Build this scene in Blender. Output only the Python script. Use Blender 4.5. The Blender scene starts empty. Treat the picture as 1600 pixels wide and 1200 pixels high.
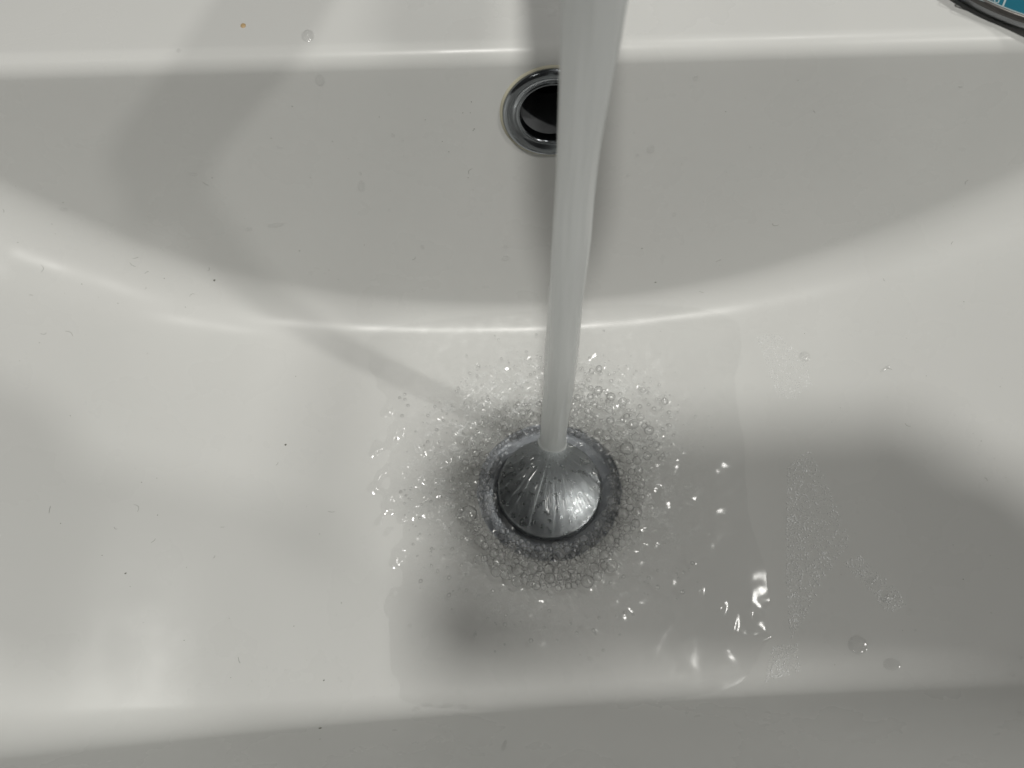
import bpy, bmesh, math, random
import numpy as np
from mathutils import Vector, Matrix
from mathutils.bvhtree import BVHTree

random.seed(7)
rng = np.random.default_rng(7)
scene = bpy.context.scene
C = scene.collection
MM = 0.1          # one unit is 1 cm
S = MM / 0.001
scene.unit_settings.system = 'METRIC'
scene.unit_settings.scale_length = 0.01

# ------------------------------------------------------------------ camera
CAM_POS = Vector((-13.32, -105.88, 308.5)) * MM
CAM_ROT = (Matrix.Rotation(-0.0278, 3, 'Z') @ Matrix.Rotation(0.46807, 3, 'X') @ Matrix.Rotation(0.01648, 3, 'Y'))
FPX = 1202.0
cam_data = bpy.data.cameras.new('camera')
cam_data.sensor_width = 36.0
cam_data.lens = 36.0 * FPX / 1600.0
cam_data.clip_start = 0.002 * S
cam_data.clip_end = 5000
cam_data.dof.use_dof = True
cam_data.dof.focus_distance = 0.30 * S
cam_data.dof.aperture_fstop = 16.0 / S
cam = bpy.data.objects.new('camera', cam_data)
cam.matrix_world = Matrix.Translation(CAM_POS) @ CAM_ROT.to_4x4()
C.objects.link(cam)
scene.camera = cam

# ------------------------------------------------------------------ world: the dim room
world = bpy.data.worlds.new('World')
scene.world = world
world.use_nodes = True
bg = world.node_tree.nodes['Background']
bg.inputs[0].default_value = (0.98, 1.0, 0.96, 1)
bg.inputs[1].default_value = 0.03

# ------------------------------------------------------------------ ceiling lamps and one added fill
def lamp(name, direction, dist, power, radius, color):
    l = bpy.data.lights.new(name, 'POINT')
    l.energy = power * S * S
    l.shadow_soft_size = radius * S
    l.color = color
    o = bpy.data.objects.new(name, l)
    o.location = Vector(direction).normalized() * dist * S
    C.objects.link(o)
    return o
WARM = (1.0, 0.983, 0.935)
lamp('ceiling_or_fill_lamp', (-0.045, -0.517, 1.64), 1.72, 74, 0.06, WARM)     # above the person
lamp('ceiling_or_fill_lamp', (930, -490, 1270), 1.65, 24, 0.030, WARM)
lamp('ceiling_or_fill_lamp', (-120, -60, 210), 1.9, 3.5, 0.06, WARM)  # added fill from the left, no known fixture there
lamp('ceiling_or_fill_lamp', (0.50, 0.18, 1.52), 1.61, 18, 0.095, WARM)          # straight above the basin

vs = scene.view_settings
vs.view_transform = 'Standard'
vs.look = 'None'
vs.exposure = 0.02
vs.gamma = 1.0
vs.use_curve_mapping = False
cy = scene.cycles
cy.use_denoising = True
cy.caustics_refractive = True
cy.caustics_reflective = True
cy.max_bounces = 14
cy.transmission_bounces = 10
cy.transparent_max_bounces = 24
cy.sample_clamp_indirect = 8.0
cy.blur_glossy = 0.3

# ------------------------------------------------------------------ helpers
def mesh_obj(name, verts, faces, mat=None, parent=None, smooth=True):
    me = bpy.data.meshes.new(name)
    me.from_pydata([tuple(v) for v in verts], [], [tuple(f) for f in faces])
    me.update()
    if smooth:
        me.polygons.foreach_set('use_smooth', [True] * len(me.polygons))
    if mat: me.materials.append(mat)
    o = bpy.data.objects.new(name, me)
    C.objects.link(o)
    if parent: o.parent = parent
    return o

def bm_obj(name, bm, mat=None, parent=None, smooth=True):
    me = bpy.data.meshes.new(name)
    bm.normal_update()
    bm.to_mesh(me); bm.free()
    if smooth:
        me.polygons.foreach_set('use_smooth', [True] * len(me.polygons))
    if mat: me.materials.append(mat)
    o = bpy.data.objects.new(name, me)
    C.objects.link(o)
    if parent: o.parent = parent
    return o

def tag(o, label=None, cat=None, group=None, kind=None):
    if label: o['label'] = label
    if cat: o['category'] = cat
    if group: o['group'] = group
    if kind: o['kind'] = kind
    return o

def empty(name, loc=(0, 0, 0)):
    o = bpy.data.objects.new(name, None)
    o.location = loc
    o.empty_display_size = 0.02
    C.objects.link(o)
    return o

def lathe(profile, n=96, M=None, s=MM):
    """profile: (r, z) list in mm -> verts, faces"""
    V, F = [], []
    for r, z in profile:
        for k in range(n):
            a = 2 * math.pi * k / n
            p = Vector((r * math.cos(a) * s, r * math.sin(a) * s, z * s))
            V.append(M @ p if M else p)
    for i in range(len(profile) - 1):
        for k in range(n):
            a, b = i * n + k, i * n + (k + 1) % n
            F.append((a, b, b + n, a + n))
    return V, F

def rounded_box(sx, sy, sz, r, seg=4):
    bm = bmesh.new()
    bmesh.ops.create_cube(bm, size=1)
    bmesh.ops.scale(bm, vec=(sx * S, sy * S, sz * S), verts=bm.verts)
    bmesh.ops.bevel(bm, geom=bm.edges[:], offset=r * S, segments=seg, profile=0.5, affect='EDGES')
    return bm

def pix_dir(u, v):
    return (CAM_ROT @ Vector(((u - 800) / FPX, -(v - 600) / FPX, -1))).normalized()

# ------------------------------------------------------------------ materials
def new_mat(name):
    m = bpy.data.materials.new(name)
    m.use_nodes = True
    nt = m.node_tree
    return m, nt, nt.nodes, nt.links, nt.nodes['Principled BSDF']

def mat_ceramic():
    m, nt, N, L, p = new_mat('glazed_ceramic')
    tc = N.new('ShaderNodeTexCoord')
    n1 = N.new('ShaderNodeTexNoise'); n1.inputs['Scale'].default_value = 9 / S; n1.inputs['Detail'].default_value = 5
    L.new(tc.outputs['Object'], n1.inputs['Vector'])
    mix = N.new('ShaderNodeMix'); mix.data_type = 'RGBA'
    mix.inputs[6].default_value = (0.475, 0.482, 0.468, 1); mix.inputs[7].default_value = (0.505, 0.503, 0.492, 1)
    L.new(n1.outputs[0], mix.inputs[0])
    L.new(mix.outputs[2], p.inputs['Base Color'])
    n2 = N.new('ShaderNodeTexNoise'); n2.inputs['Scale'].default_value = 40 / S; n2.inputs['Detail'].default_value = 6
    L.new(tc.outputs['Object'], n2.inputs['Vector'])
    mr = N.new('ShaderNodeMapRange'); mr.inputs[1].default_value = 0.3; mr.inputs[2].default_value = 0.75
    mr.inputs[3].default_value = 0.23; mr.inputs[4].default_value = 0.36
    L.new(n2.outputs[0], mr.inputs[0]); L.new(mr.outputs[0], p.inputs['Roughness'])
    n3 = N.new('ShaderNodeTexNoise'); n3.inputs['Scale'].default_value = 60 / S; n3.inputs['Detail'].default_value = 3
    L.new(tc.outputs['Object'], n3.inputs['Vector'])
    bp = N.new('ShaderNodeBump'); bp.inputs['Strength'].default_value = 0.05; bp.inputs['Distance'].default_value = 0.002 * S
    L.new(n3.outputs[0], bp.inputs['Height']); L.new(bp.outputs[0], p.inputs['Normal'])
    p.inputs['IOR'].default_value = 1.5
    p.inputs['Specular IOR Level'].default_value = 0.17
    return m

def mat_chrome(name, col=(0.62, 0.63, 0.64), rough=0.12, wear=True):
    m, nt, N, L, p = new_mat(name)
    p.inputs['Base Color'].default_value = (*col, 1)
    p.inputs['Metallic'].default_value = 1
    p.inputs['Roughness'].default_value = rough
    if wear:
        tc = N.new('ShaderNodeTexCoord')
        n = N.new('ShaderNodeTexNoise'); n.inputs['Scale'].default_value = 420 / S; n.inputs['Detail'].default_value = 8
        L.new(tc.outputs['Object'], n.inputs['Vector'])
        mr = N.new('ShaderNodeMapRange'); mr.inputs[3].default_value = rough * 0.5; mr.inputs[4].default_value = rough * 1.9
        L.new(n.outputs[0], mr.inputs[0]); L.new(mr.outputs[0], p.inputs['Roughness'])
        mx = N.new('ShaderNodeMix'); mx.data_type = 'RGBA'
        mx.inputs[6].default_value = (*[c * 0.86 for c in col], 1); mx.inputs[7].default_value = (*col, 1)
        L.new(n.outputs[0], mx.inputs[0]); L.new(mx.outputs[2], p.inputs['Base Color'])
    return m

def mat_plain(name, col, rough=0.5, metal=0.0):
    m, nt, N, L, p = new_mat(name)
    p.inputs['Base Color'].default_value = (*col, 1)
    p.inputs['Roughness'].default_value = rough
    p.inputs['Metallic'].default_value = metal
    tc = N.new('ShaderNodeTexCoord')
    n = N.new('ShaderNodeTexNoise'); n.inputs['Scale'].default_value = 120 / S; n.inputs['Detail'].default_value = 4
    L.new(tc.outputs['Object'], n.inputs['Vector'])
    mx = N.new('ShaderNodeMix'); mx.data_type = 'RGBA'
    mx.inputs[6].default_value = (*[c * 0.85 for c in col], 1); mx.inputs[7].default_value = (*[min(1, c * 1.12) for c in col], 1)
    L.new(n.outputs[0], mx.inputs[0]); L.new(mx.outputs[2], p.inputs['Base Color'])
    return m

def schlick(N, L, f0):
    """mirror share of a water surface, the same seen from either side"""
    lw = N.new('ShaderNodeLayerWeight'); lw.inputs[0].default_value = 0.5
    pw = N.new('ShaderNodeMath'); pw.operation = 'POWER'; pw.inputs[1].default_value = 5.0
    L.new(lw.outputs['Facing'], pw.inputs[0])
    mr = N.new('ShaderNodeMapRange'); mr.inputs[3].default_value = f0; mr.inputs[4].default_value = 0.9
    L.new(pw.outputs[0], mr.inputs[0])
    return mr

def mat_water(clear=0.90, aerated=False, f0=0.032):
    m, nt, N, L, p = new_mat('clear_water')
    N.remove(p)
    g = N.new('ShaderNodeBsdfRefraction'); g.inputs['Roughness'].default_value = 0.0; g.inputs['IOR'].default_value = 1.333
    g.inputs['Color'].default_value = (0.99, 0.995, 0.99, 1)
    tr = N.new('ShaderNodeBsdfTransparent'); tr.inputs[0].default_value = (1, 1, 1, 1)
    a = N.new('ShaderNodeMixShader'); a.inputs[0].default_value = clear
    if aerated:
        bt = N.new('ShaderNodeVertexColor'); bt.layer_name = 'calm'; L.new(bt.outputs[0], a.inputs[0])
    L.new(g.outputs[0], a.inputs[1]); L.new(tr.outputs[0], a.inputs[2])
    gl = N.new('ShaderNodeBsdfGlossy'); gl.inputs['Roughness'].default_value = 0.13
    fr = schlick(N, L, f0)
    b = N.new('ShaderNodeMixShader'); L.new(fr.outputs[0], b.inputs[0])
    L.new(a.outputs[0], b.inputs[1]); L.new(gl.outputs[0], b.inputs[2])
    out = b
    if aerated:   # tiny air bubbles where the flow is rough; white mottling also imitates caustics
        at = N.new('ShaderNodeVertexColor'); at.layer_name = 'air_and_light'
        tc = N.new('ShaderNodeTexCoord')
        n1 = N.new('ShaderNodeTexNoise'); n1.inputs['Scale'].default_value = 170 / S; n1.inputs['Detail'].default_value = 5; n1.inputs['Distortion'].default_value = 1.2
        v1 = N.new('ShaderNodeTexVoronoi'); v1.feature = 'DISTANCE_TO_EDGE'; v1.inputs['Scale'].default_value = 420 / S
        L.new(tc.outputs['Object'], n1.inputs['Vector']); L.new(tc.outputs['Object'], v1.inputs['Vector'])
        r1 = N.new('ShaderNodeMapRange'); r1.inputs[1].default_value = 0.42; r1.inputs[2].default_value = 0.68
        L.new(n1.outputs[0], r1.inputs[0])
        r2 = N.new('ShaderNodeMapRange'); r2.inputs[1].default_value = 0.0; r2.inputs[2].default_value = 0.16; r2.inputs[3].default_value = 1.0; r2.inputs[4].default_value = 0.25
        L.new(v1.outputs['Distance'], r2.inputs[0])
        m1 = N.new('ShaderNodeMath'); m1.operation = 'MULTIPLY'; L.new(r1.outputs[0], m1.inputs[0]); L.new(r2.outputs[0], m1.inputs[1])
        m2 = N.new('ShaderNodeMath'); m2.operation = 'MULTIPLY'; L.new(m1.outputs[0], m2.inputs[0]); L.new(at.outputs[0], m2.inputs[1])
        df = N.new('ShaderNodeBsdfDiffuse'); df.inputs[0].default_value = (0.80, 0.82, 0.82, 1)
        mx = N.new('ShaderNodeMixShader')
        L.new(m2.outputs[0], mx.inputs[0]); L.new(b.outputs[0], mx.inputs[1]); L.new(df.outputs[0], mx.inputs[2])
        out = mx
    L.new(out.outputs[0], N['Material Output'].inputs['Surface'])
    return m

def mat_film(name, body=0.0, rim=0.8, tint=0.5, white=0.3, power=2.0):
    """thin bubble skin: clear in the middle; the rim tint imitates bent light, and the rim mirrors the room"""
    m, nt, N, L, p = new_mat(name)
    N.remove(p)
    lw = N.new('ShaderNodeLayerWeight'); lw.inputs[0].default_value = 0.5
    pw = N.new('ShaderNodeMath'); pw.operation = 'POWER'; pw.inputs[1].default_value = power
    L.new(lw.outputs['Facing'], pw.inputs[0])
    tc = N.new('ShaderNodeMix'); tc.data_type = 'RGBA'
    tc.inputs[6].default_value = (0.97, 0.97, 0.97, 1); tc.inputs[7].default_value = (tint, tint, tint * 0.98, 1)
    L.new(pw.outputs[0], tc.inputs[0])
    tr = N.new('ShaderNodeBsdfTransparent'); L.new(tc.outputs[2], tr.inputs[0])
    gl = N.new('ShaderNodeBsdfGlossy'); gl.inputs['Roughness'].default_value = 0.2
    df = N.new('ShaderNodeBsdfDiffuse'); df.inputs[0].default_value = (0.80, 0.81, 0.80, 1)
    tl = N.new('ShaderNodeBsdfTranslucent'); tl.inputs[0].default_value = (0.80, 0.81, 0.80, 1)
    sc = N.new('ShaderNodeMixShader'); sc.inputs[0].default_value = 0.5
    L.new(df.outputs[0], sc.inputs[1]); L.new(tl.outputs[0], sc.inputs[2])
    rm = N.new('ShaderNodeMixShader'); rm.inputs[0].default_value = white
    L.new(gl.outputs[0], rm.inputs[1]); L.new(sc.outputs[0], rm.inputs[2])
    mr = N.new('ShaderNodeMapRange'); mr.inputs[3].default_value = 0.04 + body; mr.inputs[4].default_value = rim
    L.new(pw.outputs[0], mr.inputs[0])
    mx = N.new('ShaderNodeMixShader'); L.new(mr.outputs[0], mx.inputs[0])
    L.new(tr.outputs[0], mx.inputs[1]); L.new(rm.outputs[0], mx.inputs[2])
    L.new(mx.outputs[0], N['Material Output'].inputs['Surface'])
    return m

def mat_foam():
    """skin of very small bubbles: scatters light, lets some of the ceramic through"""
    m, nt, N, L, p = new_mat('foam_film')
    p.inputs['Base Color'].default_value = (0.88, 0.89, 0.89, 1)
    p.inputs['Roughness'].default_value = 0.25
    tr = N.new('ShaderNodeBsdfTransparent')
    tc = N.new('ShaderNodeTexCoord')
    n1 = N.new('ShaderNodeTexNoise'); n1.inputs['Scale'].default_value = 300 / S; n1.inputs['Detail'].default_value = 3
    L.new(tc.outputs['Object'], n1.inputs['Vector'])
    mr = N.new('ShaderNodeMapRange'); mr.inputs[1].default_value = 0.35; mr.inputs[2].default_value = 0.65; mr.inputs[3].default_value = 0.35; mr.inputs[4].default_value = 0.85
    L.new(n1.outputs[0], mr.inputs[0])
    mx = N.new('ShaderNodeMixShader'); L.new(mr.outputs[0], mx.inputs[0])
    L.new(p.outputs[0], mx.inputs[1]); L.new(tr.outputs[0], mx.inputs[2])
    L.new(mx.outputs[0], N['Material Output'].inputs['Surface'])
    return m

def mat_sheet():
    """thin fast sheet of water: clear with milky trapped air; white streaks also paint in glints"""
    m = mat_water(0.5); m.name = 'splash_water'
    N, L = m.node_tree.nodes, m.node_tree.links
    out = N['Material Output']; src = out.inputs['Surface'].links[0].from_socket
    at = N.new('ShaderNodeVertexColor'); at.layer_name = 'air_and_light'
    df = N.new('ShaderNodeBsdfDiffuse'); df.inputs[0].default_value = (0.70, 0.75, 0.76, 1)
    mx = N.new('ShaderNodeMixShader')
    L.new(at.outputs[0], mx.inputs[0]); L.new(src, mx.inputs[1]); L.new(df.outputs[0], mx.inputs[2])
    L.new(mx.outputs[0], out.inputs['Surface'])
    return m

def mat_stream():
    m, nt, N, L, p = new_mat('aerated_water')
    N.remove(p)
    df = N.new('ShaderNodeBsdfDiffuse'); df.inputs[0].default_value = (0.88, 0.895, 0.89, 1)
    tl = N.new('ShaderNodeBsdfTranslucent'); tl.inputs[0].default_value = (0.88, 0.895, 0.89, 1)
    tr = N.new('ShaderNodeBsdfTransparent'); tr.inputs[0].default_value = (0.95, 0.96, 0.96, 1)
    gl = N.new('ShaderNodeBsdfGlossy'); gl.inputs['Roughness'].default_value = 0.22
    fr = schlick(N, L, 0.03)
    tc = N.new('ShaderNodeTexCoord')
    mp = N.new('ShaderNodeMapping'); mp.inputs['Scale'].default_value = (220 / S, 220 / S, 14 / S)
    nz = N.new('ShaderNodeTexNoise'); nz.inputs['Scale'].default_value = 1.0; nz.inputs['Detail'].default_value = 4
    L.new(tc.outputs['Object'], mp.inputs[0]); L.new(mp.outputs[0], nz.inputs['Vector'])
    mr = N.new('ShaderNodeMapRange'); mr.inputs[1].default_value = 0.3; mr.inputs[2].default_value = 0.7
    mr.inputs[3].default_value = 0.05; mr.inputs[4].default_value = 0.12
    L.new(nz.outputs[0], mr.inputs[0])
    a = N.new('ShaderNodeMixShader'); a.inputs[0].default_value = 0.45
    L.new(df.outputs[0], a.inputs[1]); L.new(tl.outputs[0], a.inputs[2])
    b = N.new('ShaderNodeMixShader'); L.new(mr.outputs[0], b.inputs[0])
    L.new(a.outputs[0], b.inputs[1]); L.new(tr.outputs[0], b.inputs[2])
    c = N.new('ShaderNodeMixShader'); L.new(fr.outputs[0], c.inputs[0])
    L.new(b.outputs[0], c.inputs[1]); L.new(gl.outputs[0], c.inputs[2])
    L.new(c.outputs[0], N['Material Output'].inputs['Surface'])
    return m

CER = mat_ceramic()
CHROME = mat_chrome('chrome', (0.36, 0.375, 0.39), 0.14)
PLUGM = mat_chrome('brushed_plug_metal', (0.27, 0.285, 0.295), 0.26)
FLANGEM = mat_chrome('drain_steel', (0.33, 0.35, 0.38), 0.40)
FLANGEM.node_tree.nodes['Principled BSDF'].inputs['Metallic'].default_value = 0.8
DARK = mat_plain('dark_pipe', (0.012, 0.014, 0.016), 0.3)
GRIME = mat_plain('brown_grime', (0.055, 0.048, 0.032), 0.7)
WATER = mat_water()
POOLM = mat_water(0.98, True)
POOLM.name = 'pool_water'
DROPM = mat_water(0.93, f0=0.05)
DROPM.name = 'droplet_water'
FILM = mat_film('dark_rim_bubble_film', 0.08, 0.5, 0.18, 0.15, 1.6)  # dark rim: refraction shading put into the tint
FILM2 = mat_film('pale_rim_bubble_film', 0.12, 0.8, 0.5, 0.6, 1.6)  # same skin with a paler rim, its lit look put into the colour
FOAMM = mat_foam()
STREAM = mat_stream()
SHEETM = mat_sheet()

# ------------------------------------------------------------------ washbasin
TOPZ = 134.5
FX = np.array([-330, -300, -285, -270, -250, -216, -194, -167, -130, -88, -44, 0, 45, 88, 127, 162, 192, 225, 250, 272, 290, 310, 330.])
FZ = np.array([134, 134, 131, 120, 101, 69, 52, 32, 16, 6.6, 1.8, 0.4, 4.2, 13.0, 27, 45, 63.5, 87, 106, 122, 132, 134, 134.])
def _smooth_profile():
    xs = np.linspace(-330, 330, 1321)
    z = np.interp(xs, FX, FZ)
    k = np.exp(-0.5 * (np.arange(-50, 51) * 0.5 / 9.0) ** 2); k /= k.sum()
    return xs, np.convolve(np.pad(z, 50, mode='edge'), k, 'valid')
_PX, _PZ = _smooth_profile()
def fwall(x): return np.interp(x, _PX, _PZ)
def sstep(a, b, t):
    t = np.clip((t - a) / (b - a), 0, 1); return t * t * (3 - 2 * t)
def floor_z(x, y):
    return fwall(x) - 3.0 + 3.0 * sstep(-25, -85, y)
REAR = 0.1292     # rear wall lean
FRONT = 0.55
def y_rear(z): return 86.0 + REAR * z
_fq = np.polyfit([-179, -147, -108, -52, -17, 30, 75, 115, 150], [-93.9, -91.6, -88.9, -85.1, -83.2, -81.7, -79.9, -79.9, -81.1], 2)
def y_front(x, z):
    xc = np.clip(x, -230, 230)
    return np.polyval(_fq, xc) - FRONT * np.maximum(z - fwall(x), 0)

def section(x):
    """outline of the basin in the y,z plane at this x: list of points, same count for each x"""
    f = float(fwall(x)) - 3.0
    f = min(f, TOPZ - 1.2)
    yr, yf = y_rear(f), float(y_front(x, f))
    ff = f + 3.0
    ff = min(ff, TOPZ - 0.8)
    pts = [(215, TOPZ), (y_rear(TOPZ), TOPZ), (yr, f), (yf, ff), (float(y_front(x, TOPZ)), TOPZ), (-186, TOPZ)]
    rad = [0, 7.0, 15 + 24 * (x / 216) ** 2, 10 + 14 * (x / 216) ** 2, 9.0, 0]
    segs = [30, 26, 44, 26, 12]
    arc = 14
    out = []
    n = len(pts)
    P = [np.array(p, float) for p in pts]
    arcs = [None] * n
    for i in range(1, n - 1):
        a, b, c = P[i - 1], P[i], P[i + 1]
        d1, d2 = a - b, c - b
        l1, l2 = np.linalg.norm(d1), np.linalg.norm(d2)
        d1 /= l1; d2 /= l2
        ang = math.acos(max(-1, min(1, float(d1 @ d2))))
        t = rad[i] / math.tan(ang / 2)
        t = min(t, 0.46 * l1, 0.46 * l2)
        r = t * math.tan(ang / 2)
        bis = d1 + d2; nb = np.linalg.norm(bis)
        cen = b + bis / nb * (r / math.sin(ang / 2))
        s, e = b + d1 * t, b + d2 * t
        a0 = math.atan2(*(s - cen)[::-1]); a1 = math.atan2(*(e - cen)[::-1])
        da = (a1 - a0 + math.pi) % (2 * math.pi) - math.pi
        arcs[i] = [cen + r * np.array([math.cos(a0 + da * k / arc), math.sin(a0 + da * k / arc)]) for k in range(arc + 1)]
    cur = P[0]
    out.append(cur)
    for i in range(1, n):
        nxt = arcs[i][0] if arcs[i] else P[i]
        for k in range(1, segs[i - 1] + 1):
            q = cur + (nxt - cur) * k / segs[i - 1]
            out.append(q)
        if arcs[i]:
            out += arcs[i][1:]
            cur = arcs[i][-1]
    out = np.array(out)
    # the floor runs gently down from the front step to the drain
    return out

XS = np.linspace(-325, 325, 326)
SEC = [section(x) for x in XS]
NP = len(SEC[0])
V = np.array([[(x, p[0], p[1]) for p in s] for x, s in zip(XS, SEC)])   # nx, np, 3
def vid(i, j): return i * NP + j
faces = [(vid(i, j), vid(i, j + 1), vid(i + 1, j + 1), vid(i + 1, j)) for i in range(len(XS) - 1) for j in range(NP - 1)]
Vf = V.reshape(-1, 3).copy()

DRAIN = np.array([0.0, 0.0, -2.6])
# overflow centre: where the view to it meets the rear wall
def on_rear(u, v):
    d = pix_dir(u, v); o = CAM_POS / MM
    t = (86.0 - (o.y - REAR * o.z)) / (d.y - REAR * d.z)
    return np.array(o + d * t)
OVER = on_rear(863, 176)
wn = np.array([0, -1, REAR]); wn = wn / np.linalg.norm(wn)
def cut(Vf, faces, cen, r, local=None):
    cens = np.array([Vf[list(f)].mean(axis=0) for f in faces])
    d = np.linalg.norm(cens - cen, axis=1)
    keep = d > r
    gone = set(v for f, k in zip(faces, keep) if not k for v in f)
    kept = [f for f, k in zip(faces, keep) if k]
    edge = gone & set(v for f in kept for v in f)
    for v in edge:
        q = Vf[v] - cen
        Vf[v] = cen + q / np.linalg.norm(q) * r
    return kept
faces = cut(Vf, faces, np.array([0, 0, -2.6]), 30.5)
faces = cut(Vf, faces, OVER, 13.5)

basin = empty('washbasin')
tag(basin, 'white glazed ceramic washbasin with a round overflow hole and running water', 'washbasin')
bowl = mesh_obj('bowl', Vf * MM, faces, CER, basin)
# drop loose vertices
bm = bmesh.new(); bm.from_mesh(bowl.data)
bmesh.ops.delete(bm, geom=[v for v in bm.verts if not v.link_faces], context='VERTS')
bmesh.ops.recalc_face_normals(bm, faces=bm.faces)
bm.faces.ensure_lookup_table()
if sum(f.normal.z for f in bm.faces) < 0:
    bmesh.ops.reverse_faces(bm, faces=bm.faces)
bm.to_mesh(bowl.data)
BVH = BVHTree.FromBMesh(bm)
bm.free()
# outer shell: apron round the rim
def apron():
    out = [(-325, 215), (325, 215), (325, -186), (-325, -186)]
    Vv, Ff = [], []
    rings = [(0, TOPZ), (1.5, TOPZ - 0.6), (2.4, TOPZ - 2.5), (2.4, TOPZ - 60), (-70, TOPZ - 165), (-90, TOPZ - 172)]
    for off, z in rings:
        for (x, y) in out:
            Vv.append(((x + math.copysign(off, x)) * MM, (y + math.copysign(off, y)) * MM, z * MM))
    for i in range(len(rings) - 1):
        for k in range(4):
            a, b = i * 4 + k, i * 4 + (k + 1) % 4
            Ff.append((a, a + 4, b + 4, b))
    return mesh_obj('outer_shell', Vv, Ff, CER, basin, smooth=False)
apron()

def hit(u, v):
    r = BVH.ray_cast(CAM_POS, pix_dir(u, v))
    return r[0], r[1]

# overflow ring on the rear wall (local z = wall normal)
zax = Vector(wn); xax = Vector((1, 0, 0)); yax = zax.cross(xax)
MO = Matrix.Translation(Vector(OVER) * MM) @ Matrix((xax, yax, zax)).transposed().to_4x4()
prof = [(17.6, -0.3), (17.5, 0.9), (17.0, 1.7), (16.0, 2.2), (14.8, 2.1), (13.6, 1.5), (12.9, 0.9), (12.5, 0.9), (12.2, 1.25), (11.8, 1.3), (11.45, 0.9), (11.3, 0.0), (11.2, -3)]
Vv, Ff = lathe(prof, 96, MO)
ring = mesh_obj('overflow_ring', Vv, Ff, mat_chrome('dull_chrome', (0.27, 0.285, 0.30), 0.16), basin)
Vv, Ff = lathe([(11.2, -3), (11.1, -9), (10.6, -26)], 64, MO)
mesh_obj('pipe_lining', Vv, Ff, mat_plain('wet_lining', (0.16, 0.165, 0.17), 0.18), ring)
Vv, Ff = lathe([(12.5, -25), (12.5, -45), (0.1, -45)], 48, MO)
mesh_obj('overflow_pipe', Vv, Ff, DARK, ring)
Vv, Ff = lathe([(18.5, -0.4), (18.4, 0.25), (17.4, 0.35)], 96, MO)
mesh_obj('limescale_line', Vv, Ff, mat_plain('limescale', (0.42, 0.40, 0.31), 0.7), ring)

# drain flange
MD = Matrix.Translation(Vector((0, 0, -2.6)) * MM)
prof = [(32.6, -0.6), (32.5, 0.6), (31.8, 1.1), (30.6, 1.2), (29.6, 0.9), (28.6, 0.0), (27.4, -0.7), (25.0, -1.1), (22.0, -1.5), (19.5, -2.4), (17.8, -4.5), (17.5, -16)]
Vv, Ff = lathe(prof, 128, MD)
flange = mesh_obj('drain_flange', Vv, Ff, FLANGEM, basin)
Vv, Ff = lathe([(17.5, -16), (17.3, -60), (0.1, -60)], 64, MD)
mesh_obj('waste_pipe', Vv, Ff, DARK, flange)
Vv, Ff = lathe([(34.4, -0.6), (34.2, 0.5), (33.4, 0.9), (32.4, 0.7)], 128, MD)
mesh_obj('grime_line', Vv, Ff, GRIME, flange)

# ------------------------------------------------------------------ drain plug
CAPZ = 3.6     # rim top of the cap
CX, CY = 0.0, 0.0
plug = empty('drain_plug', (0, 0, -0.03 * S))
tag(plug, 'round domed metal pop-up drain plug raised under the falling water', 'plug')
def capz(r): return CAPZ + 2.6 * (1 - (r / 21.5) ** 2)
MP = Matrix.Translation((0, 0, 0.03 * S))
prof = [(0.05, capz(0))] + [(r, capz(r)) for r in (4, 8, 12, 15, 17.5, 19.5, 20.6)] + [(21.2, CAPZ + 0.05), (21.5, CAPZ - 0.5), (21.45, CAPZ - 2.2), (21.0, CAPZ - 2.8), (19.5, CAPZ - 3.0), (6, CAPZ - 4.0)]
Vv, Ff = lathe(prof, 128, MP)
mesh_obj('cap', Vv, Ff, PLUGM, plug)
Vv, Ff = lathe([(20.8, CAPZ - 2.9), (20.6, CAPZ - 4.6), (18.2, CAPZ - 4.8)], 96, MP)
mesh_obj('seal_ring', Vv, Ff, mat_plain('black_rubber', (0.02, 0.02, 0.02), 0.5), plug)
Vv, Ff = lathe([(6, CAPZ - 4.0), (5.5, -30), (5.5, -58)], 32, MP)
mesh_obj('stem', Vv, Ff, CHROME, plug)

# ------------------------------------------------------------------ bubbles: where they sit
bub = []    # x, y, r, zone
def add_bubbles(n, fn, rmin, rmax, zone, tries=60, pack=0.82, power=2.0):
    for _ in range(n):
        for t in range(tries):
            x, y = fn()
            r = rmin + (rmax - rmin) * random.random() ** power
            if math.hypot(x, y) < 22.8 + r: continue
            ok = True
            for (a, b, c, _z) in bub:
                if (a - x) ** 2 + (b - y) ** 2 < (pack * (r + c)) ** 2:
                    ok = False; break
            if ok:
                bub.append((x, y, r, zone)); break
def polar(r0, r1, a0, a1):
    def f():
        r = r0 + (r1 - r0) * random.random(); a = math.radians(a0 + (a1 - a0) * random.random())
        return r * math.cos(a), r * math.sin(a)
    return f
# single big ones first
bub += [(-33.5, -11, 3.6, 'big'), (-29, -22, 2.4, 'big'), (33, 15, 3.0, 'big'), (29, -13, 2.7, 'big'), (37, 26, 2.2, 'big')]
add_bubbles(150, polar(24.5, 42, 225, 305), 0.9, 2.7, 'below', pack=0.66, power=1.2)
add_bubbles(130, polar(24.5, 38, 300, 370), 0.8, 2.3, 'right', pack=0.66, power=1.4)
add_bubbles(120, polar(26, 50, 10, 80), 0.7, 2.2, 'upper', pack=0.7, power=1.7)
add_bubbles(110, polar(25, 40, 80, 150), 0.6, 1.8, 'upper', pack=0.68, power=1.8)
add_bubbles(110, polar(25, 38, 150, 228), 0.5, 1.9, 'left', pack=0.66, power=1.7)
add_bubbles(260, polar(25, 42, 0, 360), 0.3, 0.9, 'fine', pack=0.75)
add_bubbles(220, polar(34, 66, 10, 130), 0.25, 0.8, 'fine', pack=0.8)
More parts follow.
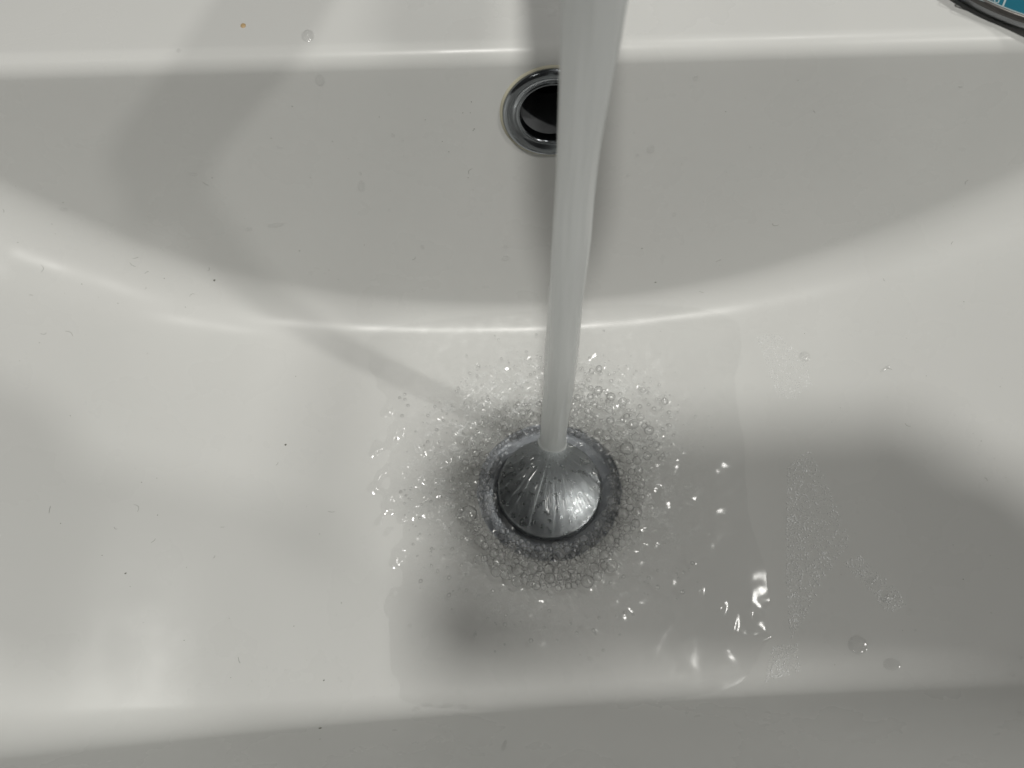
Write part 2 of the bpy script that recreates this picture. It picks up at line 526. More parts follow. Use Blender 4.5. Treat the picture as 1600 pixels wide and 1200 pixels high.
add_bubbles(110, polar(34, 62, 130, 215), 0.25, 0.8, 'fine', pack=0.8)
add_bubbles(90, polar(38, 70, 215, 330), 0.25, 0.9, 'fine', pack=0.8)
add_bubbles(90, polar(45, 80, 5, 200), 0.2, 0.8, 'fine', pack=0.8, power=3.0)
add_bubbles(14, polar(44, 62, 20, 90), 0.9, 1.7, 'upper', power=1.8)

bub.sort(key=lambda b: (b[3] != 'big', -b[2]))
NBIG = 290

# ------------------------------------------------------------------ water in the basin
GX = np.arange(-112, 118.01, 0.5); GY = np.arange(-96, 96.01, 0.5)
X, Y = np.meshgrid(GX, GY, indexing='ij')
def waves(X, Y, n, l0, l1, seed):
    r = np.random.default_rng(seed); Z = np.zeros_like(X)
    for _ in range(n):
        lam = l0 * (l1 / l0) ** r.random(); a = r.random() * 2 * np.pi; ph = r.random() * 2 * np.pi
        k = 2 * np.pi / lam
        wx = X + 1.6 * np.sin(Y / 9 + ph * 3); wy = Y + 1.6 * np.sin(X / 8 + ph * 5)
        Z += lam * np.sin(k * (wx * np.cos(a) + wy * np.sin(a)) + ph)
    return Z / (n ** 0.5)
def water_height(X, Y):
    R = np.hypot(X, Y)
    A = np.degrees(np.arctan2(Y, X))
    L = 5.4 + np.where(X > 0, 0.060, 0.030) * X
    # the surface falls towards the drain and under the cap
    L = L - 3.2 * np.exp(-((np.maximum(R, 20) - 20) / 9.0) ** 2) - 0.8 * np.exp(-((R - 20) / 22) ** 2)
    # turbulence: strong near the drain and behind it, calm far away and in front right
    up = 0.5 + 0.5 * np.sin(np.radians(A - 20))
    env = np.exp(-((np.maximum(R, 30) - 30) / 26.0) ** 2) * (0.30 + 0.70 * up)
    env2 = np.exp(-((R - 52) / 28.0) ** 2) * (0.35 + 0.55 * up) * (1 - 0.65 * sstep(35, 75, X))
    left = sstep(-20, -60, X) * np.exp(-((Y - 8) / 48) ** 2)
    L = L + 0.10 * env * waves(X, Y, 50, 3.0, 8.0, 3)
    L = L + 0.042 * env2 * waves(X, Y, 40, 4.5, 12.0, 4)
    L = L + 0.060 * left * waves(X, Y, 24, 6.0, 14.0, 5)
    L = L + 0.006 * waves(X, Y, 24, 9.0, 30.0, 6)
    L = L + 0.10 * waves(X, Y, 8, 45.0, 90.0, 11) / 12
    # spreading rings beside the stream
    d = np.hypot(X - 57, Y - 46)
    L = L + 0.16 * np.exp(-((d - 10.5) / 2.2) ** 2) + 0.09 * np.exp(-((d - 16) / 2.2) ** 2) - 0.06 * np.exp(-((d - 13) / 2) ** 2)
    d = np.hypot(X + 48, Y + 33)
    L = L + 0.12 * np.exp(-((d - 16.5) / 0.8) ** 2) * sstep(-10, 20, X + 48 + Y * 0)
    L = L + 0.022 * np.exp(-((X - 70) / 15) ** 2 - ((Y + 58) / 13) ** 2) * waves(X, Y, 30, 4.5, 10.0, 15)
    # short steep wavelets by the front edge of the pool
    for (px_, py_, le, wi, an, am) in ((62, -52, 3.5, 1.7, 1.0, 0.55), (73, -55, 7.0, 1.9, 1.45, 0.6), (66, -59, 4.5, 1.5, 1.2, 0.5), (76, -64, 7.0, 1.8, 0.35, 0.6), (79, -70, 6.0, 1.5, 0.9, 0.5), (55, -45, 2.5, 1.5, 0.8, 0.4)):
        c_, s_ = math.cos(an), math.sin(an)
        a_ = (X - px_) * c_ + (Y - py_) * s_; b_ = -(X - px_) * s_ + (Y - py_) * c_
        L = L + am * np.exp(-(a_ / le) ** 2 - (b_ / wi) ** 2)
    return L
H = water_height(X, Y)
for (bx, by, br, zn) in bub:
    if br < 0.7: continue
    m = br * 2.6
    i0, i1 = np.searchsorted(GX, [bx - m, bx + m]); j0, j1 = np.searchsorted(GY, [by - m, by + m])
    d = np.hypot(X[i0:i1, j0:j1] - bx, Y[i0:i1, j0:j1] - by)
    H[i0:i1, j0:j1] += 0.18 * br * np.exp(-((d - br) / (0.4 * br)) ** 2) - 0.05 * br * np.exp(-(d / (0.75 * br)) ** 2)
def h_at(x, y):
    i = int(round((x - GX[0]) / 0.5)); j = int(round((y - GY[0]) / 0.5))
    return float(H[i, j])
nx, ny = X.shape
FLZ = floor_z(X, Y)
Rg = np.hypot(X, Y)
inside = (H > FLZ - 2.5) & (Y < 95)
idx = np.arange(nx * ny).reshape(nx, ny)
quad = np.stack([idx[:-1, :-1], idx[1:, :-1], idx[1:, 1:], idx[:-1, 1:]], -1).reshape(-1, 4)
okq = inside.ravel()[quad].all(axis=1) & (Rg.ravel()[quad].min(axis=1) > 20.9)
quad = quad[okq]
used = np.unique(quad)
remap = -np.ones(nx * ny, int); remap[used] = np.arange(len(used))
WV = np.stack([X, Y, H], -1).reshape(-1, 3)[used] * MM
water = mesh_obj('water', WV, remap[quad], POOLM)
ca = water.data.color_attributes.new('air_and_light', 'FLOAT_COLOR', 'POINT')
Rr = Rg.ravel()[used]
CA = np.clip(0.975 - 0.45 * np.exp(-((Rr - 30) / 13) ** 2), 0, 1)
cb = water.data.color_attributes.new('calm', 'FLOAT_COLOR', 'POINT')
cb.data.foreach_set('color', np.repeat(CA[:, None], 4, axis=1).ravel())
ca = water.data.color_attributes['air_and_light']
Up = 0.5 + 0.5 * np.sin(np.arctan2(Y, X).ravel()[used] - 0.3)
AE = np.clip(0.16 * np.exp(-((Rr - 24) / 12) ** 2) + 0.46 * np.exp(-((Rr - 46) / 15) ** 2) * (0.3 + 0.7 * Up), 0, 0.6)
ca.data.foreach_set('color', np.repeat(AE[:, None], 4, axis=1).ravel())
tag(water, 'clear rippling water gathered round the drain', 'water', kind='structure')

# ------------------------------------------------------------------ falling stream and the sheet it makes on the plug
st_pts = [  # z, x, y, rx, ry (mm)
    (5.2, 2.2, 16.4, 5.9, 5.8), (6.6, 2.2, 16.3, 5.3, 5.2), (9.6, 2.2, 16.2, 5.05, 5.0), (40, 2.4, 16.1, 5.35, 5.2), (70, 2.5, 16.0, 5.5, 5.6), (95, 2.3, 16.0, 5.6, 5.4),
    (120, 2.0, 16.0, 5.3, 5.4), (145, 2.2, 16.0, 5.2, 5.6), (165, 2.0, 16.0, 4.7, 5.3), (182, 2.1, 16.0, 4.8, 5.4), (196, 2.5, 16.0, 5.2, 5.5), (208, 2.7, 16.0, 5.5, 5.6), (242, 2.9, 16.0, 6.1, 6.1)]
st = np.array(st_pts)
zz = np.concatenate([np.linspace(5.2, 9.6, 8), np.linspace(9.6, 242, 155)[1:]])
def smooth_col(c):
    v = np.interp(zz, st[:, 0], st[:, c])
    if c == 2: v = v + 3.4 * (1 - zz / 242.0)
    k = np.exp(-0.5 * (np.arange(-8, 9) / 4.0) ** 2); k /= k.sum()
    w = np.convolve(np.pad(v, 8, mode='edge'), k, 'valid')
    w[:10] = v[:10] * np.linspace(1, 0, 10) + w[:10] * np.linspace(0, 1, 10)
    return w
cx_, cy_, rx_, ry_ = [smooth_col(c) for c in (1, 2, 3, 4)]
NS = 72
Vv, Ff = [], []
lob = rng.random(6) * 6.28
for i, z in enumerate(zz):
    for k in range(NS):
        a = 2 * math.pi * k / NS
        w = 1 + 0.050 * math.sin(2 * a + z * 0.028 + lob[3]) + 0.040 * math.sin(3 * a + z * 0.035 + lob[0]) + 0.022 * math.sin(5 * a - z * 0.06 + lob[1]) + 0.010 * math.sin(9 * a + z * 0.11 + lob[2]) + 0.006 * math.sin(17 * a + 0.5 * math.sin(z * 0.2))
        Vv.append(((cx_[i] + rx_[i] * w * math.cos(a)) * MM, (cy_[i] + ry_[i] * w * math.sin(a)) * MM, z * MM))
for i in range(len(zz) - 1):
    for k in range(NS):
        a, b = i * NS + k, i * NS + (k + 1) % NS
        Ff.append((a, b, b + NS, a + NS))
stream = mesh_obj('water_stream', Vv, Ff, STREAM)
tag(stream, 'milky stream of tap water falling straight onto the drain plug', 'water stream')

SX, SY = 2.2, 16.3
NR, NT = 60, 320
tn = np.linspace(0, 2 * np.pi, NT, endpoint=False)
def tnoise(n0, n1, seed):
    r = np.random.default_rng(seed); v = np.zeros(NT)
    for n in range(n0, n1): v += np.cos(n * tn + r.random() * 6.28) * r.normal()
    return v / np.sqrt(n1 - n0)
s1, s2, s3, s4 = tnoise(8, 22, 1), tnoise(22, 48, 2), tnoise(6, 16, 8), tnoise(18, 40, 9)
Vv, Ff, AER = [], [], []
a1, a2 = tnoise(14, 60, 21), tnoise(30, 110, 22)
for i in range(NR):
    u = i / (NR - 1)
    for k in range(NT):
        # rays run from the foot of the stream to the edge of the cap
        ex, ey = 22.4 * math.cos(tn[k]), 22.4 * math.sin(tn[k])
        x, y = SX * 0.9 + (ex - SX * 0.9) * u, 17.6 + (ey - 17.6) * u
        r = math.hypot(x, y)
        L = math.hypot(ex - SX, ey - 17.6) * u
        amp = 0.42 * sstep(0.10, 0.55, u) * min(1.0, L / 12)
        z = capz(min(r, 21.3)) + 0.75 + amp * (0.45 * (s1[k] * (1 - u) + s3[k] * u) + 0.62 * (s2[k] * (1 - u) + s4[k] * u) * (0.85 + 0.15 * math.sin(L * 0.7 + 4 * s3[k]))) * 0.8 + 0.03 * math.sin(L * 1.1 + 2 * s1[k])
        if r > 20.4:
            z -= 3.4 * ((r - 20.4) / 2.0) ** 2
        Vv.append((x * MM, y * MM, z * MM))
        g = max(0.0, a1[k] * (1 - 0.3 * u) + 0.7 * a2[k] + 0.5 * math.sin(L * 0.9 + 5 * a1[k]) - 0.35)
        patch = math.exp(-(((x + 5.5) / 6.0) ** 2 + ((y + 1.0) / 7.0) ** 2))
        AER.append(min(0.75, (0.0 + 0.20 * max(0, g - 0.25)) * (1 - 0.5 * sstep(0.75, 1, u)) + 0.34 * patch * (0.15 + 0.7 * max(0, a1[k] + 0.4 * a2[k])) + 0.6 * math.exp(-(L / 5.5) ** 2)))
for i in range(NR - 1):
    for k in range(NT):
        a, b = i * NT + k, i * NT + (k + 1) % NT
        Ff.append((a, a + NT, b + NT, b))
sheet = mesh_obj('splash_sheet', Vv, Ff, SHEETM, stream)
ca = sheet.data.color_attributes.new('air_and_light', 'FLOAT_COLOR', 'POINT')
ca.data.foreach_set('color', np.repeat(np.array(AER)[:, None], 4, axis=1).ravel())

# ------------------------------------------------------------------ bubbles
def dome(nseg, nring, full=0.62):
    Vv, Ff = [(0, 0, 1)], []
    for i in range(1, nring + 1):
        th = math.pi * full * i / nring
        for k in range(nseg):
            a = 2 * math.pi * k / nseg
            Vv.append((math.sin(th) * math.cos(a), math.sin(th) * math.sin(a), math.cos(th)))
    for k in range(nseg): Ff.append((0, 1 + k, 1 + (k + 1) % nseg))
    for i in range(nring - 1):
        for k in range(nseg):
            a, b = 1 + i * nseg + k, 1 + i * nseg + (k + 1) % nseg
            Ff.append((a, a + nseg, b + nseg, b))
    return Vv, Ff
Vd, Fd = dome(24, 8, 0.5)
BME = None
def bubble_label(x, y, r, zn):
    size = 'large' if r > 1.9 else 'middling' if r > 1.35 else 'small' if r > 1.0 else 'tiny'
    d = math.hypot(x, y)
    how = 'hugging the plug' if d < 29 else 'over the drain edge' if d < 35 else 'just outside the drain' if d < 42 else 'far from the drain'
    side = {'below': ('in foam lower left of the plug' if x < -8 else 'in foam straight below the plug' if x < 8 else 'in foam lower right of the plug'),
            'upper': ('behind the plug, left of the stream' if x < 2 else 'behind the plug, right of the stream'),
            'right': ('right of the plug, level with it' if y > -10 else 'right of the plug, lower down'),
            'left': ('left of the plug, level with it' if y > -8 else 'left of the plug, lower down')}[zn]
    return f'{size} clear bubble {how}, {side}'
BIGL = ['largest oval bubble at the left edge of the drain', 'second large bubble at the lower left drain edge', 'large flat bubble beyond the upper right of the plug',
        'large bubble touching the lower right of the drain', 'bubble between the spreading ring and the drain']
for k, (x, y, r, zn) in enumerate(bub[:NBIG]):
    if BME is None:
        o = mesh_obj('bubble', Vd, Fd, FILM); BME = o.data
        BME2 = BME.copy(); BME2.materials.clear(); BME2.materials.append(FILM2)
    else:
        o = bpy.data.objects.new('bubble', BME if random.random() < 0.55 else BME2); C.objects.link(o)
    o.location = Vector((x, y, h_at(x, y) + 0.02 * r)) * MM
    f = 0.75 + 0.25 * random.random()
    o.scale = (r * MM, r * MM * (0.9 + 0.1 * random.random()), r * MM * f)
    o.rotation_euler = (0, 0, random.random() * 6)
    if zn == 'fine':
        an = math.degrees(math.atan2(y, x)) % 360
        zn = 'right' if an > 300 or an < 10 else 'upper' if an < 150 else 'left' if an < 230 else 'below'
    if zn == 'big': tag(o, BIGL[k], 'bubble', 'bubbles round the drain')
    else: tag(o, bubble_label(x, y, r, zn), 'bubble', 'bubbles round the drain')
def many_domes(name, items, mat, nseg=10, nring=4):
    v, f = dome(nseg, nring, 0.5); v = np.array(v); VV, FF, off = [], [], 0
    for (p, n, r, sq) in items:
        n = Vector(n); q = n.to_track_quat('Z', 'Y').to_matrix()
        VV.append((v * np.array([r, r, r * sq])) @ np.array(q).T + np.array(p))
        FF += [tuple(a + off for a in t) for t in f]; off += len(v)
    return mesh_obj(name, np.concatenate(VV), FF, mat)
fine = many_domes('foam', [((x * MM, y * MM, h_at(x, y) * MM), (0, 0, 1), r * MM, 0.85) for (x, y, r, zn) in bub[NBIG:]], FILM)
tag(fine, 'fine foam of tiny bubbles scattered over the water round the drain', 'foam', kind='stuff')

# ------------------------------------------------------------------ foam film left on the ceramic right of the water line
def poly_in(x, y, P):
    c = False; j = len(P) - 1
    for i in range(len(P)):
        if (P[i][1] > y) != (P[j][1] > y) and x < (P[j][0] - P[i][0]) * (y - P[i][1]) / (P[j][1] - P[i][1]) + P[i][0]: c = not c
        j = i
    return c
patches = [([(1182, 525), (1215, 520), (1262, 560), (1268, 600), (1240, 625), (1215, 620)], 900, 0.10, 0.34),
           ([(1230, 730), (1262, 700), (1290, 745), (1310, 800), (1330, 850), (1285, 905), (1262, 960), (1235, 1000), (1228, 900)], 2600, 0.10, 0.45),
           ([(1315, 880), (1345, 868), (1395, 915), (1420, 945), (1385, 960), (1365, 930)], 500, 0.10, 0.40),
           ([(1205, 1010), (1245, 1005), (1250, 1050), (1195, 1066)], 500, 0.10, 0.36)]
items = []
for P, n, r0, r1 in patches:
    us = [p[0] for p in P]; vs_ = [p[1] for p in P]
    c = 0
    while c < n:
        u = random.uniform(min(us), max(us)); v = random.uniform(min(vs_), max(vs_))
        if random.random() < 0.35: u = min(us) + (u - min(us)) * random.random()
        if not poly_in(u, v, P): continue
        c += 1
        p, nn = hit(u, v)
        if p is None: continue
        items.append((tuple(p), tuple(nn), (r0 + (r1 - r0) * random.random() ** 3) * MM, 0.55))
ff = many_domes('foam_film', items, FOAMM, 8, 3)
tag(ff, 'thin whitish foam film drying on the ceramic beyond the water line', 'foam', kind='stuff')

# ------------------------------------------------------------------ droplets
def drop_mesh():
    Vv, Ff = dome(28, 9, 0.5)
    out = []
    for (x, y, z) in Vv:
        rr = min(1, math.hypot(x, y))
        out.append((x, y, 0.55 * (1 - rr * rr) ** 0.8 if rr < 1 else 0.0))
    return out, Ff
DV, DF = drop_mesh()
drops = [  # u, v, length along slope (px), width (px), label
    (500, 125, 20, 17, 'round droplet clinging just under the rear edge of the basin'),
    (481, 56, 22, 24, 'flat droplet lying on the rear deck in the diagonal shadow'),
    (565, 291, 21, 14, 'tall hanging droplet midway down the rear wall'),
    (431, 352, 8, 34, 'wide thin droplet low on the rear wall'),
    (388, 358, 7, 14, 'thin droplet beside the wide one low on the rear wall'),
    (563, 271, 7, 6, 'tiny droplet just above the tall hanging one'),
    (614, 211, 8, 8, 'small lone droplet left of the overflow hole'),
    (438, 230, 6, 14, 'flat smear droplet at the edge of the diagonal shadow'),
    (302, 272, 7, 15, 'thin droplet inside the diagonal shadow'),
    (100, 327, 7, 16, 'droplet low on the rear wall near its left end'),
    (1017, 233, 14, 15, 'round droplet to the right of the stream shadow'),
    (996, 243, 6, 8, 'small droplet beside the round one right of the stream'),
    (981, 274, 9, 7, 'small droplet below the pair right of the stream'),
    (1087, 122, 10, 10, 'faint droplet high on the rear wall right of the stream'),
    (1053, 335, 8, 9, 'faint droplet halfway down the wall right of the stream'),
    (660, 386, 8, 8, 'small droplet low on the wall left of the stream'),
    (790, 403, 10, 14, 'faint droplet low on the wall beside the stream shadow'),
    (790, 386, 6, 8, 'tiny droplet above the faint one beside the stream shadow'),
    (608, 328, 5, 6, 'tiny droplet to the lower right of the tall hanging one'),
    (1340, 1008, 34, 34, 'flat round puddle on the basin floor near the front'),
    (1393, 1038, 26, 30, 'smaller flat round puddle beside the long front highlight'),
    (1258, 557, 20, 20, 'ring-shaped droplet on the floor outside the water line'),
    (1384, 935, 14, 18, 'droplet at the end of the foam trail'),
    (1362, 908, 12, 14, 'droplet inside the foam trail'),
    (1400, 932, 6, 12, 'tiny bright droplet past the end of the foam trail'),
    (1422, 953, 7, 7, 'tiny droplet beyond the foam trail'),
    (1430, 985, 7, 6, 'tiny droplet further along beyond the foam trail'),
    (650, 1108, 8, 16, 'small wet bead at the left of the front puddle row'),
    (667, 1103, 9, 22, 'bright bead second in the row at the foot of the front wall'),
    (697, 1103, 8, 28, 'long bead in the middle of the row at the front wall'),
    (723, 1106, 12, 18, 'bead ending the row at the foot of the front wall'),
    (923, 1031, 16, 10, 'bright upright droplet on the floor below the plug'),
    (1383, 576, 6, 22, 'thin slanted droplet on the floor at the far side'),
    (640, 978, 8, 9, 'small droplet lower left of the drain water'),
    (1596, 1028, 8, 10, 'droplet at the right border of the picture near the front'),
    (1583, 1054, 9, 9, 'droplet below the one at the right border'),
    (1595, 1115, 9, 8, 'lowest droplet at the right border on the front wall'),
    (788, 1165, 20, 8, 'upright droplet on the front wall under the plug'),
    (279, 79, 7, 8, 'tiny bright droplet on the rear edge left of the shadow'),
    (380, 40, 9, 10, 'amber speck of dried water on the rear deck'),
]
DME = None
AMBER = mat_plain('amber_stain', (0.42, 0.30, 0.16), 0.5)
for (u, v, ln, wd, lab) in drops:
    p, n = hit(u, v)
    if p is None: continue
    depth = -(CAM_ROT.transposed() @ (p - CAM_POS)).z
    s = depth / FPX
    ray = (p - CAM_POS).normalized()
    up = n.cross(Vector((1, 0, 0))).normalized()
    fore = max(0.35, abs(Vector(up).cross(ray).length))
    x = Vector((1, 0, 0)); x = (x - n * x.dot(n)).normalized(); y = n.cross(x)
    if DME is None:
        o = mesh_obj('water_droplet', DV, DF, DROPM); DME = o.data
    else:
        o = bpy.data.objects.new('water_droplet', DME); C.objects.link(o)
    M = Matrix((x, y, n)).transposed().to_4x4()
    a, b = wd * s * 0.42, ln * s * 0.42 / fore
    hgt = min(a, b) * (0.85 if max(ln, wd) < 26 else 0.30)
    spin = random.uniform(-0.3, 0.3)
    if lab.startswith('thin slanted'): spin = 0.45
    if lab.startswith('bright upright'): spin = 0.7
    o.matrix_world = Matrix.Translation(p - n * 0.00001 * S) @ M @ Matrix.Rotation(spin, 4, 'Z') @ Matrix.Diagonal((a, b, hgt, 1))
    if lab.startswith('amber'):
        me = DME.copy(); me.materials.clear(); me.materials.append(AMBER); o.data = me; o.name = 'dried_speck'
        tag(o, lab, 'stain')
    else:
        tag(o, lab, 'droplet', 'droplets on the basin')

# tiny beads of spray, too small to count
items = []
for k in range(230):
    z = random.random()
    if z < 0.35: u, v = random.uniform(250, 1500), random.uniform(110, 460)
    elif z < 0.6: u, v = random.uniform(1240, 1590), random.uniform(500, 1040)
    elif z < 0.8: u, v = random.uniform(180, 560), random.uniform(600, 740)
    else: u, v = random.uniform(380, 760), random.uniform(1000, 1090)
    p, n = hit(u, v)
    if p is None: continue
    items.append((tuple(p), tuple(n), random.uniform(0.12, 0.42) * MM, 0.45))
sp = many_domes('spray_beads', items, DROPM, 10, 4)
tag(sp, 'tiny beads of spray dotted over the ceramic', 'spray', kind='stuff')

# ------------------------------------------------------------------ specks and lint
VV, FF = [], []
def speck(p, n, a, b, hgt, ang, curve=0):
    n = Vector(n); x = n.cross(Vector((0.3, 1, 0.1))).normalized(); y = n.cross(x)
    x, y = x * math.cos(ang) + y * math.sin(ang), -x * math.sin(ang) + y * math.cos(ang)
    base = len(VV); p = Vector(p)
    if curve:   # lint: bent thin strip
        m = 7
        for i in range(m):
            t = i / (m - 1) * 2 - 1
            c = p + x * a * t + y * curve * a * (1 - t * t)
            for sgn in (-1, 1): VV.append(tuple(c + y * b * sgn + n * 0.03 * MM))
            VV.append(tuple(c + n * (0.03 * MM + hgt)))
        for i in range(m - 1):
            q = base + i * 3
            FF.append((q, q + 3, q + 5, q + 2)); FF.append((q + 2, q + 5, q + 4, q + 1))
    else:
        k = 7
        VV.append(tuple(p + n * hgt))
        for i in range(k):
            t = 6.283 * i / k; r = random.uniform(0.6, 1.1)
            VV.append(tuple(p + x * a * r * math.cos(t) + y * b * r * math.sin(t) + n * 0.02 * MM))
        for i in range(k): FF.append((base, base + 1 + i, base + 1 + (i + 1) % k))
def scatter(n, box, smin, smax, lint):
    for _ in range(n):
        p, nn = hit(random.uniform(box[0], box[2]), random.uniform(box[1], box[3]))
        if p is None: continue
        if random.random() < lint:
            L = random.uniform(0.6, 1.6) * MM
            speck(p, nn, L, 0.05 * MM, 0.05 * MM, random.uniform(0, 6.28), random.uniform(-0.7, 0.7))
        else:
            a = random.uniform(smin, smax) * MM
            speck(p, nn, a, a * random.uniform(0.5, 1), a * 0.4, random.uniform(0, 6.28))
scatter(34, (0, 270, 420, 560), 0.08, 0.28, 0.4)
scatter(28, (420, 150, 840, 470), 0.08, 0.26, 0.2)
scatter(28, (960, 120, 1560, 560), 0.08, 0.28, 0.2)
scatter(40, (30, 560, 560, 1120), 0.08, 0.26, 0.3)
scatter(20, (1250, 560, 1590, 1050), 0.08, 0.24, 0.2)
for (u, v, a) in [(446, 695, .55), (500, 1138, .75), (506, 1063, .4), (1024, 441, .55), (196, 896, .45), (335, 438, .7), (468, 392, .4), (1003, 388, .35), (500, 1155, .3)]:
    p, nn = hit(u, v); speck(p, nn, a * MM, a * 0.7 * MM, a * 0.4 * MM, 1.0)
dirt = mesh_obj('dirt', VV, FF, mat_plain('dark_dirt', (0.13, 0.135, 0.11), 0.8), smooth=False)
tag(dirt, 'dark specks and short lint hairs stuck to the ceramic', 'dirt', kind='stuff')

# ------------------------------------------------------------------ faucet, its spout end just above the picture
fau = empty('faucet', (3 * MM, 155 * MM, TOPZ * MM))
tag(fau, 'chrome basin faucet pouring water, its spout just above the picture', 'faucet')
def fpart(name, bm, mat, loc, rot=(0, 0, 0)):
    o = bm_obj(name, bm, mat, fau)
    o.location = Vector(loc) * MM; o.rotation_euler = rot
    return o
Vv, Ff = lathe([(0.1, 0.1), (26, 0.1), (26, 4), (24, 6), (22.5, 12), (22, 60), (22, 94), (20, 100), (0.1, 101)], 64)
mesh_obj('column', Vv, Ff, CHROME, fau)
arm_len = 150
bm = rounded_box(0.027, arm_len * 0.001, 0.017, 0.006)
fpart('spout', bm, CHROME, (0, -70, 103), (math.radians(-15), 0, 0))
Vv, Ff = lathe([(0.1, 0), (10.5, 0), (11, 0.8), (11, 7), (0.1, 7.2)], 48, Matrix.Translation(Vector((0, -139, 106.5)) * MM))
mesh_obj('aerator', Vv, Ff, CHROME, fau)
bm = rounded_box(0.022, 0.075, 0.009, 0.004)
fpart('lever', bm, CHROME, (0, -6, 112), (math.radians(-20), 0, 0))

# ------------------------------------------------------------------ teal tin on the deck
d = pix_dir(1660, -116)
tz = TOPZ + 7
t = (tz - CAM_POS.z / MM) / d.z
TC = Vector(CAM_POS) / MM + d * t
tin = empty('tin', (TC.x * MM, TC.y * MM, TOPZ * MM))
tag(tin, 'round teal tin with a dark rim and pale print on the basin deck', 'tin')
def tin_r():
    # radius so that the rim passes through the picture corner
    dd = pix_dir(1600, 25); q = Vector(CAM_POS) / MM + dd * ((tz - CAM_POS.z / MM) / dd.z)
    return (q - TC).length
TR = tin_r()
TEAL = mat_plain('teal_lacquer', (0.012, 0.105, 0.150), 0.35)
DRIM = mat_plain('dark_rim', (0.09, 0.085, 0.08), 0.4, 0.6)
PALE = mat_plain('pale_print', (0.30, 0.36, 0.37), 0.5)
Vv, Ff = lathe([(TR - 5, 0.2), (TR - 3.5, 0.6), (TR - 3.0, 1.5), (TR - 3.0, 5)], 128)
mesh_obj('body', Vv, Ff, mat_plain('tin_metal', (0.35, 0.36, 0.37), 0.3, 0.9), tin)
Vv, Ff = lathe([(TR - 1.4, 4.0), (TR - 0.3, 4.6), (TR, 5.6), (TR - 0.1, 6.4), (TR - 0.6, 6.9), (TR - 1.1, 6.6)], 128)
mesh_obj('rim', Vv, Ff, DRIM, tin)
Vv, Ff = lathe([(TR - 1.1, 6.6), (TR - 1.6, 6.65), (TR - 1.65, 6.4), (TR - 1.1, 6.2)], 128)
mesh_obj('pale_ring', Vv, Ff, PALE, tin)
Vv, Ff = lathe([(TR - 1.1, 6.3), (0.1, 6.35)], 128)
mesh_obj('lid', Vv, Ff, TEAL, tin)
# print: a slanted box outline with small worn letters in it
def flat_strip(name, segs, w, z):
    Vv, Ff = [], []
    for (x0, y0, x1, y1) in segs:
        dx, dy = x1 - x0, y1 - y0; l = math.hypot(dx, dy); nx_, ny_ = -dy / l * w / 2, dx / l * w / 2
        b = len(Vv)
        for zz_ in (z, z + 0.03):
            Vv += [((x0 + nx_) * MM, (y0 + ny_) * MM, zz_ * MM), ((x1 + nx_) * MM, (y1 + ny_) * MM, zz_ * MM), ((x1 - nx_) * MM, (y1 - ny_) * MM, zz_ * MM), ((x0 - nx_) * MM, (y0 - ny_) * MM, zz_ * MM)]
        Ff += [(b + 4, b + 5, b + 6, b + 7), (b, b + 1, b + 5, b + 4), (b + 1, b + 2, b + 6, b + 5), (b + 2, b + 3, b + 7, b + 6), (b + 3, b, b + 4, b + 7)]
    return mesh_obj(name, Vv, Ff, PALE, tin, smooth=False)
def lidpt(u, v):
    dd = pix_dir(u, v); q = Vector(CAM_POS) / MM + dd * ((TOPZ + 6.4 - CAM_POS.z / MM) / dd.z)
    return (q.x - TC.x, q.y - TC.y)
A, B, Cc, D = lidpt(1508, -9), lidpt(1566, 12), lidpt(1574, -8), lidpt(1516, -29)
box = [(A, B), (B, Cc), (Cc, D), (D, A)]
flat_strip('printed_frame', [(*p, *q) for p, q in box], 0.55, 6.42)
def lerp2(s, t):
    return tuple(A[i] + (B[i] - A[i]) * s + (D[i] - A[i]) * t for i in (0, 1))
letters = []
for k in range(5):
    s0 = 0.12 + 0.16 * k; s1 = s0 + 0.10
    sh = [[(0, .2, 0, .8), (0, .8, 1, .2), (1, .2, 1, .8)], [(0, .2, 0, .8), (0, .8, 1, .8), (1, .8, 1, .2), (1, .2, 0, .2)], [(0, .2, 0, .8), (0, .5, .9, .5), (0, .8, 1, .8)]][k % 3]
    for (a, b, c, e) in sh:
        letters.append((*lerp2(s0 + (s1 - s0) * a, b), *lerp2(s0 + (s1 - s0) * c, e)))
flat_strip('printed_letters', letters, 0.35, 6.42)

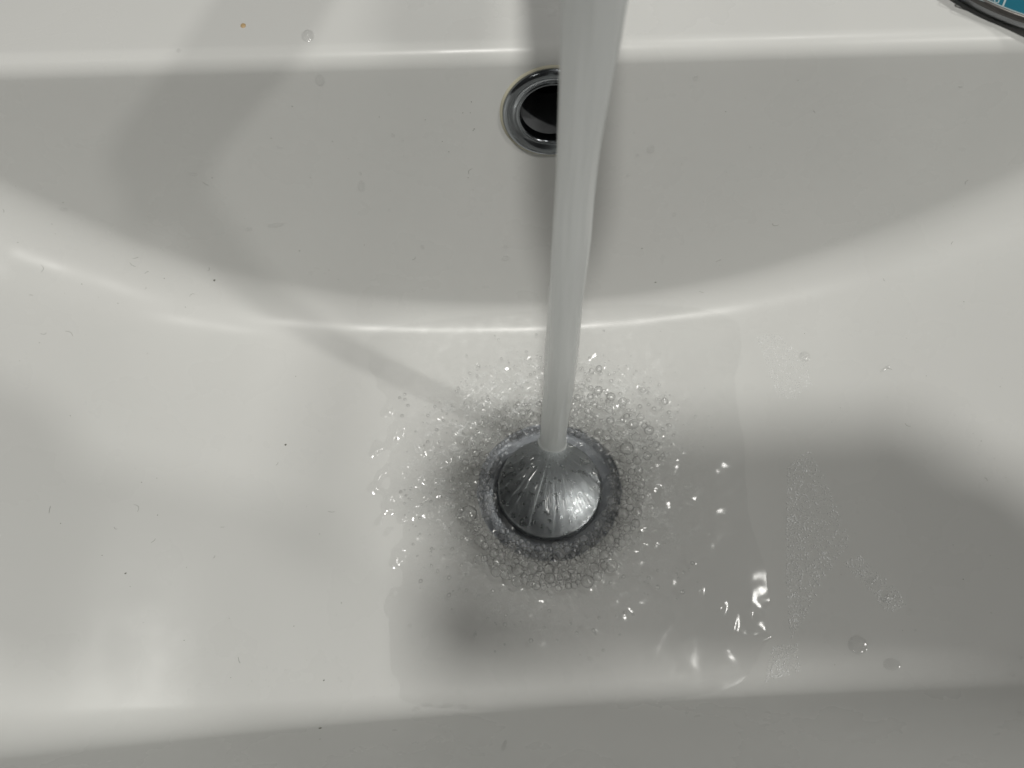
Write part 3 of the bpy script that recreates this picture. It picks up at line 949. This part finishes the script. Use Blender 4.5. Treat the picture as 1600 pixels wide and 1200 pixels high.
# ------------------------------------------------------------------ the phone taking the picture, held over the basin
ph = empty('smartphone', CAM_POS + CAM_ROT @ Vector((0, 0.014 * S, 0.075 * S)))
ph.rotation_euler = CAM_ROT.to_euler()
tag(ph, 'dark smartphone held flat above the basin with its rear lens facing down', 'smartphone')
PHM = mat_plain('phone_glass', (0.03, 0.032, 0.035), 0.25)
bm = rounded_box(0.152, 0.076, 0.008, 0.0035)
o = bm_obj('body', bm, PHM, ph); o.location = Vector((0.076 - 0.036, -0.038 + 0.029, 0.0075)) * S
bm = rounded_box(0.036, 0.036, 0.0022, 0.0009)
o = bm_obj('camera_bump', bm, PHM, ph); o.location = Vector((0.003, -0.004, 0.0028)) * S
Vv, Ff = lathe([(5.2, 1.9), (5.2, 0.9), (4.9, 0.6), (4.2, 0.6), (4.0, 1.3)], 40)
mesh_obj('lens_ring', Vv, Ff, mat_chrome('lens_metal', (0.3, 0.3, 0.3), 0.25), o).location = Vector((-0.003, 0.004, -0.0028)) * S

# ------------------------------------------------------------------ the hand that holds it, coming in from the side
def skin(name, chains, mat, parent=None):
    me = bpy.data.meshes.new(name); vs2, es, rs = [], [], []
    for ch in chains:
        link = ch[0]; prev = link if isinstance(link, int) else None
        for (x, y, z, r) in (ch[1:] if isinstance(link, int) else ch):
            vs2.append((x * S * 0.001, y * S * 0.001, z * S * 0.001)); rs.append(r * S * 0.001)
            if prev is not None: es.append((prev, len(vs2) - 1))
            prev = len(vs2) - 1
    me.from_pydata(vs2, es, [])
    o = bpy.data.objects.new(name, me); C.objects.link(o)
    if parent: o.parent = parent
    md = o.modifiers.new('skin', 'SKIN'); md.use_smooth_shade = True
    for k, sv in enumerate(me.skin_vertices[0].data):
        sv.radius = (rs[k], rs[k]); sv.use_root = (k == 0)
    sd = o.modifiers.new('subsurf', 'SUBSURF'); sd.levels = 1; sd.render_levels = 2
    me.materials.append(mat)
    return o
SKINM = mat_plain('skin', (0.45, 0.27, 0.19), 0.5)
ch = [[(168, -26, 20, 28), (212, -38, 30, 30), (268, -64, 50, 35), (340, -100, 80, 41)],
      [0, (138, -26, 20, 19), (128, -10, 22, 14)],
      [5, (108, 10, 24, 9), (90, 6, 21, 8.5), (74, -2, 19, 8)],
      [4, (130, 4, 2, 9), (112, 10, -6, 8.5), (94, 8, -7, 8)],
      [4, (132, -12, -1, 9.5), (114, -10, -8, 8.8), (96, -8, -8, 8)],
      [4, (132, -28, -1, 9.5), (114, -27, -8, 8.6), (98, -24, -8, 8)],
      [4, (134, -44, 1, 8.6), (118, -42, -7, 7.8), (106, -38, -8, 7)]]
hand = skin('hand', ch, SKINM)
hand.matrix_world = cam.matrix_world @ Matrix.Translation((0, 0.014 * S, 0.075 * S))
tag(hand, 'hand and bare forearm holding the dark phone over the basin', 'hand')
